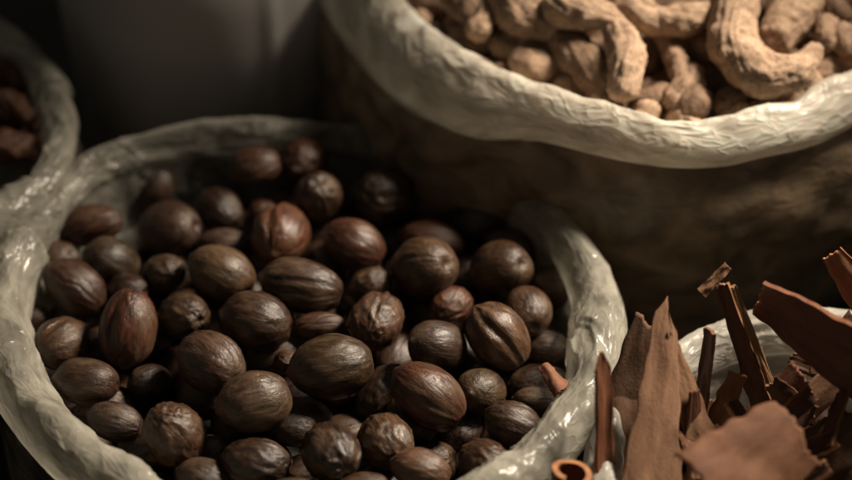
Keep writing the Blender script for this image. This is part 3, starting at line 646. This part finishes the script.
# ------------------------------------------------------------------ cinnamon bark
def bark(A, zA, B, zB, wA, wB, roll, curl, label, color=(1, 1, 1), th=.11, seed=0, jag=.14, twist=0, tipA=0, flare=0, bow=0, name='cinnamon_bark', grp='cinnamon bark pieces standing in the front sack', skewA=0, skewB=0):
    """A,B: pixel ends (top, bottom); roll 0 faces the viewer; curl: arc in radians, + turns the inner face to the viewer"""
    a, b = at(*A, zA), at(*B, zB); s = cmpx(a); ax = b-a; L = np.linalg.norm(ax); ax /= L
    v = CAM-(a+b)/2; v -= ax*np.dot(v, ax); v /= np.linalg.norm(v); w = np.cross(ax, v)
    nl, nw = 36, 22; o_ = (a+b)/2; r_ = random.Random(seed+5)
    vs = []; fs = []; mats = []
    def pt(i, j, side):
        u = i/nl; t = j/nw-.5
        W = (wA+(wB-wA)*u)*s; W *= 1+.10*noise.noise(Vector((u*5, seed*2.1, 0)))
        if tipA: W *= min(1, .12+u/tipA) if u < tipA else 1
        rl = roll+twist*u
        ww = math.cos(rl)*w+math.sin(rl)*v; nv = -math.sin(rl)*w+math.cos(rl)*v
        jg = jag*min(1, W/1.3)
        e = jg*noise.noise(Vector((t*7, seed*3.3, 1)))+.5*jg*noise.noise(Vector((t*19, seed*3.3, 2)))
        sh = (skewA*t*s*wA)*(1-u)+(skewB*t*s*wB)*u
        along = u*L+e*(1 if i == 0 else (1 if i == nl else 1-abs(2*u-1)*.0))*(abs(2*u-1)**3)+sh
        ed = .10*min(1, W/1.5)*noise.noise(Vector((u*9, seed*1.7, t*3)))*abs(2*t)**3
        x = t*W+ed
        if abs(curl) > .01:
            R = W/abs(curl); R += (-.045*j/nw*abs(curl) if abs(curl) > 4 else 0); q = t*abs(curl); x = R*math.sin(q)+ed; h = R*(1-math.cos(q))*(1 if curl > 0 else -1)
        else: h = 0; q = 0
        nx = math.cos(q)*nv-math.sin(q)*(1 if curl > 0 else -1)*ww
        h += (.05+.045*min(3, W))*noise.noise(Vector((u*3.1, t*2.4, seed*1.7)))+bow*(1-(2*u-1)**2)
        tt = th*(1+.35*noise.noise(Vector((u*6, t*6, seed+9))))*(.5 if side else -.5)
        return a+ax*along+ww*x+nv*h+nx*tt
    for side in (1, 0):
        for i in range(nl+1):
            for j in range(nw+1):
                vs.append(tuple(pt(i, j, side)-o_))
    n1 = (nl+1)*(nw+1); id_ = lambda i, j, k: k*n1+i*(nw+1)+j
    for i in range(nl):
        for j in range(nw):
            fs.append((id_(i, j, 0), id_(i, j+1, 0), id_(i+1, j+1, 0), id_(i+1, j, 0))); mats.append(0 if curl < 0 else 1)
            fs.append((id_(i, j, 1), id_(i+1, j, 1), id_(i+1, j+1, 1), id_(i, j+1, 1))); mats.append(1 if curl < 0 else 0)
    for i in range(nl):
        for j in (0, nw): fs.append((id_(i, j, 0), id_(i+1, j, 0), id_(i+1, j, 1), id_(i, j, 1))); mats.append(2)
    for j in range(nw):
        for i in (0, nl): fs.append((id_(i, j, 0), id_(i, j+1, 0), id_(i, j+1, 1), id_(i, j, 1))); mats.append(2)
    # local frame: z along the bark
    fr = Matrix((Vector(w), Vector(v), Vector(ax))).transposed()
    inv = fr.inverted(); vs = [tuple(inv @ Vector(q)) for q in vs]
    me = mesh(name, vs, fs)
    o = link_mesh(name, me, [M_BARK_OUT, M_BARK_IN, M_BARK_EDGE], smooth=False)
    me.polygons.foreach_set('material_index', mats)
    me.polygons.foreach_set('use_smooth', [m_ != 2 for m_ in mats])
    bm = bmesh.new(); bm.from_mesh(me); bmesh.ops.recalc_face_normals(bm, faces=bm.faces); bm.to_mesh(me); bm.free()
    o.matrix_world = Matrix.Translation(Vector(o_)*S) @ fr.to_4x4(); o.color = (*color, 1)  # low tints also put the shade on sunken pieces into the colour
    tag(o, label, 'cinnamon bark', grp)
    return o
bark((602,352), 3.2, (604,500), -.8, 20, 26, .75, .9, 'narrow upright cinnamon stick at the left of the sack, dark side turned left', (.85,.7,.6), seed=1, tipA=.12)
bark((648,322), 2.2, (610,470), -1.2, 30, 62, -.15, -.3, 'broad dull flake with a fuzzy outer face behind the narrow upright stick', (.62,.58,.55), seed=2, jag=.16, skewA=-.6)
bark((668,306), 3.2, (650,500), -.2, 22, 62, .15, -.35, 'long flake widening downward, its lit brown face toward the viewer', (.95,.86,.8), seed=3, tipA=.1, jag=.2, skewA=-.9)
bark((668,332), 2.8, (706,452), -.4, 14, 40, .55, -.5, 'thin curved flake right of the long widening one, its edge lit', (.85,.78,.7), seed=4, tipA=.15)
bark((711,330), 2.4, (700,420), -.8, 16, 20, -.8, .8, 'short dark stick in front of the white rim at the rear', (.5,.4,.36), seed=5)
bark((722,284), 3.2, (764,410), -.6, 14, 26, -.35, .6, 'long leaning stick with two layers, crossing the white rear rim', (.8,.72,.62), seed=6, jag=.18)
bark((733,286), 3.4, (778,404), -.4, 6, 9, .2, -.3, 'pale splinter lying along the long leaning two layered stick', (1.25,1.15,.95), seed=7, th=.12)
bark((728,266), 3.7, (701,294), 3.0, 9, 11, 0, -.4, 'small blurred splinter at the rear above the sack', (.9,.8,.7), seed=8, jag=.1)
bark((760,296), 3.0, (880,376), 2.4, 46, 100, -.8, .35, 'big smooth dark red slab with a thin orange upper edge', (.62,.42,.4), seed=9, jag=.12, th=.14)
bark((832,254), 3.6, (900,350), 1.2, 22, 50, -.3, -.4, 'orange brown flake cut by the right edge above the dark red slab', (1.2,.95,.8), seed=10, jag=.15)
bark((868,352), 1.2, (778,436), -.2, 40, 34, .7, -.7, 'dim slab lying at the right with a lit lower edge', (.7,.6,.52), seed=11)
bark((798,432), 2.5, (706,492), 2.3, 84, 100, .05, -1.0, 'broad flat squarish flake lying at the front, lit pinkish brown on top', (.66,.49,.40), seed=12, jag=.3)
bark((574,461), .9, (566,550), -2.4, 138, 140, -.2, 6.05, 'curled quill at the lower left showing its round hollow end', (1,.82,.7), th=.16, seed=13, jag=.05)
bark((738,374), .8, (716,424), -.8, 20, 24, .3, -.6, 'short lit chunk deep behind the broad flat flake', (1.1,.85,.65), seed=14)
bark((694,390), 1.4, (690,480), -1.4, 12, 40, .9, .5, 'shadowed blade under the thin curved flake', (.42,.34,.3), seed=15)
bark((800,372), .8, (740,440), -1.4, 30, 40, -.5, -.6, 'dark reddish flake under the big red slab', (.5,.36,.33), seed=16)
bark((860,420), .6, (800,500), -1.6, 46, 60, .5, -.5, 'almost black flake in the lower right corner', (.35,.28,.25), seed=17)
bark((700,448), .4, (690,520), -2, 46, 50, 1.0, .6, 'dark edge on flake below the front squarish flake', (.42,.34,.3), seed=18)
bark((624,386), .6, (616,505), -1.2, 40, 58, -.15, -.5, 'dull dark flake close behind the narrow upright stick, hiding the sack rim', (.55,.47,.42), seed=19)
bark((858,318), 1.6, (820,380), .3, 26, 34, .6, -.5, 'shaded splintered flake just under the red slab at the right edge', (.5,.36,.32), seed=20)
bark((543,364), .25, (563,390), .1, 13, 24, .3, -2.0, 'small pinkish bark chip lying on the nutmegs by the right rim', (.8,.58,.52), seed=21, jag=.08, th=.06, grp='cinnamon bark pieces standing in the front sack')
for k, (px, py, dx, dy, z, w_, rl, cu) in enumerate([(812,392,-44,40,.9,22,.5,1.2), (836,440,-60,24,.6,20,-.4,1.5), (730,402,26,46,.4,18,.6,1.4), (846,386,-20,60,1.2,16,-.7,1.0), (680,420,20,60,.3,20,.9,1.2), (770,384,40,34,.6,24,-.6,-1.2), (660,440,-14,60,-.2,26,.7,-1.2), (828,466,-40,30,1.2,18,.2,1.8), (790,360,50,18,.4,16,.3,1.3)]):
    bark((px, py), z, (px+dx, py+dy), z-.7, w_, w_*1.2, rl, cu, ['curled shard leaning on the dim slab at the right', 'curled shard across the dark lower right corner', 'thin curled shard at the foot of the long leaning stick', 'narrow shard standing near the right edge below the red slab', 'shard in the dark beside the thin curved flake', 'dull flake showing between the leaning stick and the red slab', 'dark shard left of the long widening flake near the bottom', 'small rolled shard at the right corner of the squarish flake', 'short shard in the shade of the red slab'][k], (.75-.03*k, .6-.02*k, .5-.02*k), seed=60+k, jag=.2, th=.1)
for k in range(14):       # bark under the visible layer, its tint darkened for the shade there
    px = 640+random.random()*240; py = 400+random.random()*110; dx = random.uniform(-60, 60)
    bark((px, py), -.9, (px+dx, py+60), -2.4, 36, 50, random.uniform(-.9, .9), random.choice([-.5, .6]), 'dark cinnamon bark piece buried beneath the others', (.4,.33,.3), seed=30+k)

# ------------------------------------------------------------------ pods in the left sack
def pch(pts, rads, z): 
    p = [at(px, py, z) for px, py in pts]; return p, [r*cmpx(p[0]) for r in rads]
for i, (pts, rads, z, lab) in enumerate([
    ([(-14,66),(6,72),(18,82)], [13,15,9], -.2, 'rear dark dried pod in the left sack, nearest the shaded rear rim'),
    ([(-12,104),(10,106),(28,116)], [16,18,10], .1, 'middle dried pod in the left sack, reddish and lit on top'),
    ([(-8,146),(12,148),(26,142)], [14,15,8], -.1, 'front dried pod in the left sack, low against its inner film'),
    ([(-48,84),(-30,98)], [16,14], .1, 'dried pod of the left sack lying just past the left edge'),
    ([(2,128),(16,130)], [9,7], -.5, 'small dark dried pod wedged between the middle and front ones'),
    ([(24,98),(36,128)], [9,8], -.8, 'thin dark dried pod sunk along the right inner film of the left sack'),
    ([(-50,140),(-28,160)], [17,14], .0, 'dried pod of the left sack out of the picture beside the front one')]):
    z += .35
    o = ginger_piece('dried_pod', [pch(pts, rads, z)], M_POD, (.7, .6, .55), 60+i, .09, 1.3)
    tag(o, lab, 'dried pod', 'dried pods in the left sack')

src_ = [x for x in COL.objects if x.name.startswith('dried_pod')]; c_l = left_path.mean(0)
for k in range(46):
    a_ = random.random()*2*PI; r_ = 4.6*math.sqrt(random.random()); o = src_[k % len(src_)].copy(); COL.objects.link(o)
    o.location = Vector((c_l[0]+r_*math.cos(a_)*1.1, c_l[1]+r_*math.sin(a_)*.95, -.45-random.random()*.5))*S; o.rotation_euler = (random.uniform(-.6, .6), random.uniform(-.6, .6), random.random()*2*PI); q_ = random.uniform(.6, .95); o.scale = (q_, q_, q_)
    q_ = random.uniform(.4, .8); o.color = (q_, .9*q_, .85*q_, 1)
    tag(o, 'small dark dried pod buried among the others in the left sack', 'dried pod', 'dried pods in the left sack')

# ------------------------------------------------------------------ light
w = bpy.data.worlds.new('World'); sc.world = w; w.use_nodes = True
bg = w.node_tree.nodes['Background']; bg.inputs[0].default_value = (.75, .69, .58, 1); bg.inputs[1].default_value = .072
def lamp(name, typ, loc, aim, power, color, size=None, cone=None, blend=None):
    d = bpy.data.lights.new(name, typ); d.energy = power; d.color = color
    if typ == 'AREA': d.shape = 'DISK'; d.size = size*S
    if typ == 'SPOT': d.spot_size = math.radians(cone); d.spot_blend = blend; d.shadow_soft_size = size*S
    o = bpy.data.objects.new(name, d); COL.objects.link(o); o.location = Vector(loc)*S
    o.rotation_euler = (Vector(aim)-Vector(loc)).to_track_quat('-Z', 'Y').to_euler()
    return o
lamp('key_lamp', 'SPOT', (39, 18, 41), (2.5, -5, 0), 33, (1, .86, .69), 7.0, 41, .85)

# ------------------------------------------------------------------ render
sc.render.engine = 'CYCLES'
sc.view_settings.view_transform = 'Standard'; sc.view_settings.look = 'None'; sc.view_settings.gamma = 1; sc.view_settings.exposure = 0
sc.render.resolution_x = 1024; sc.render.resolution_y = 577
sc.cycles.use_denoising = True
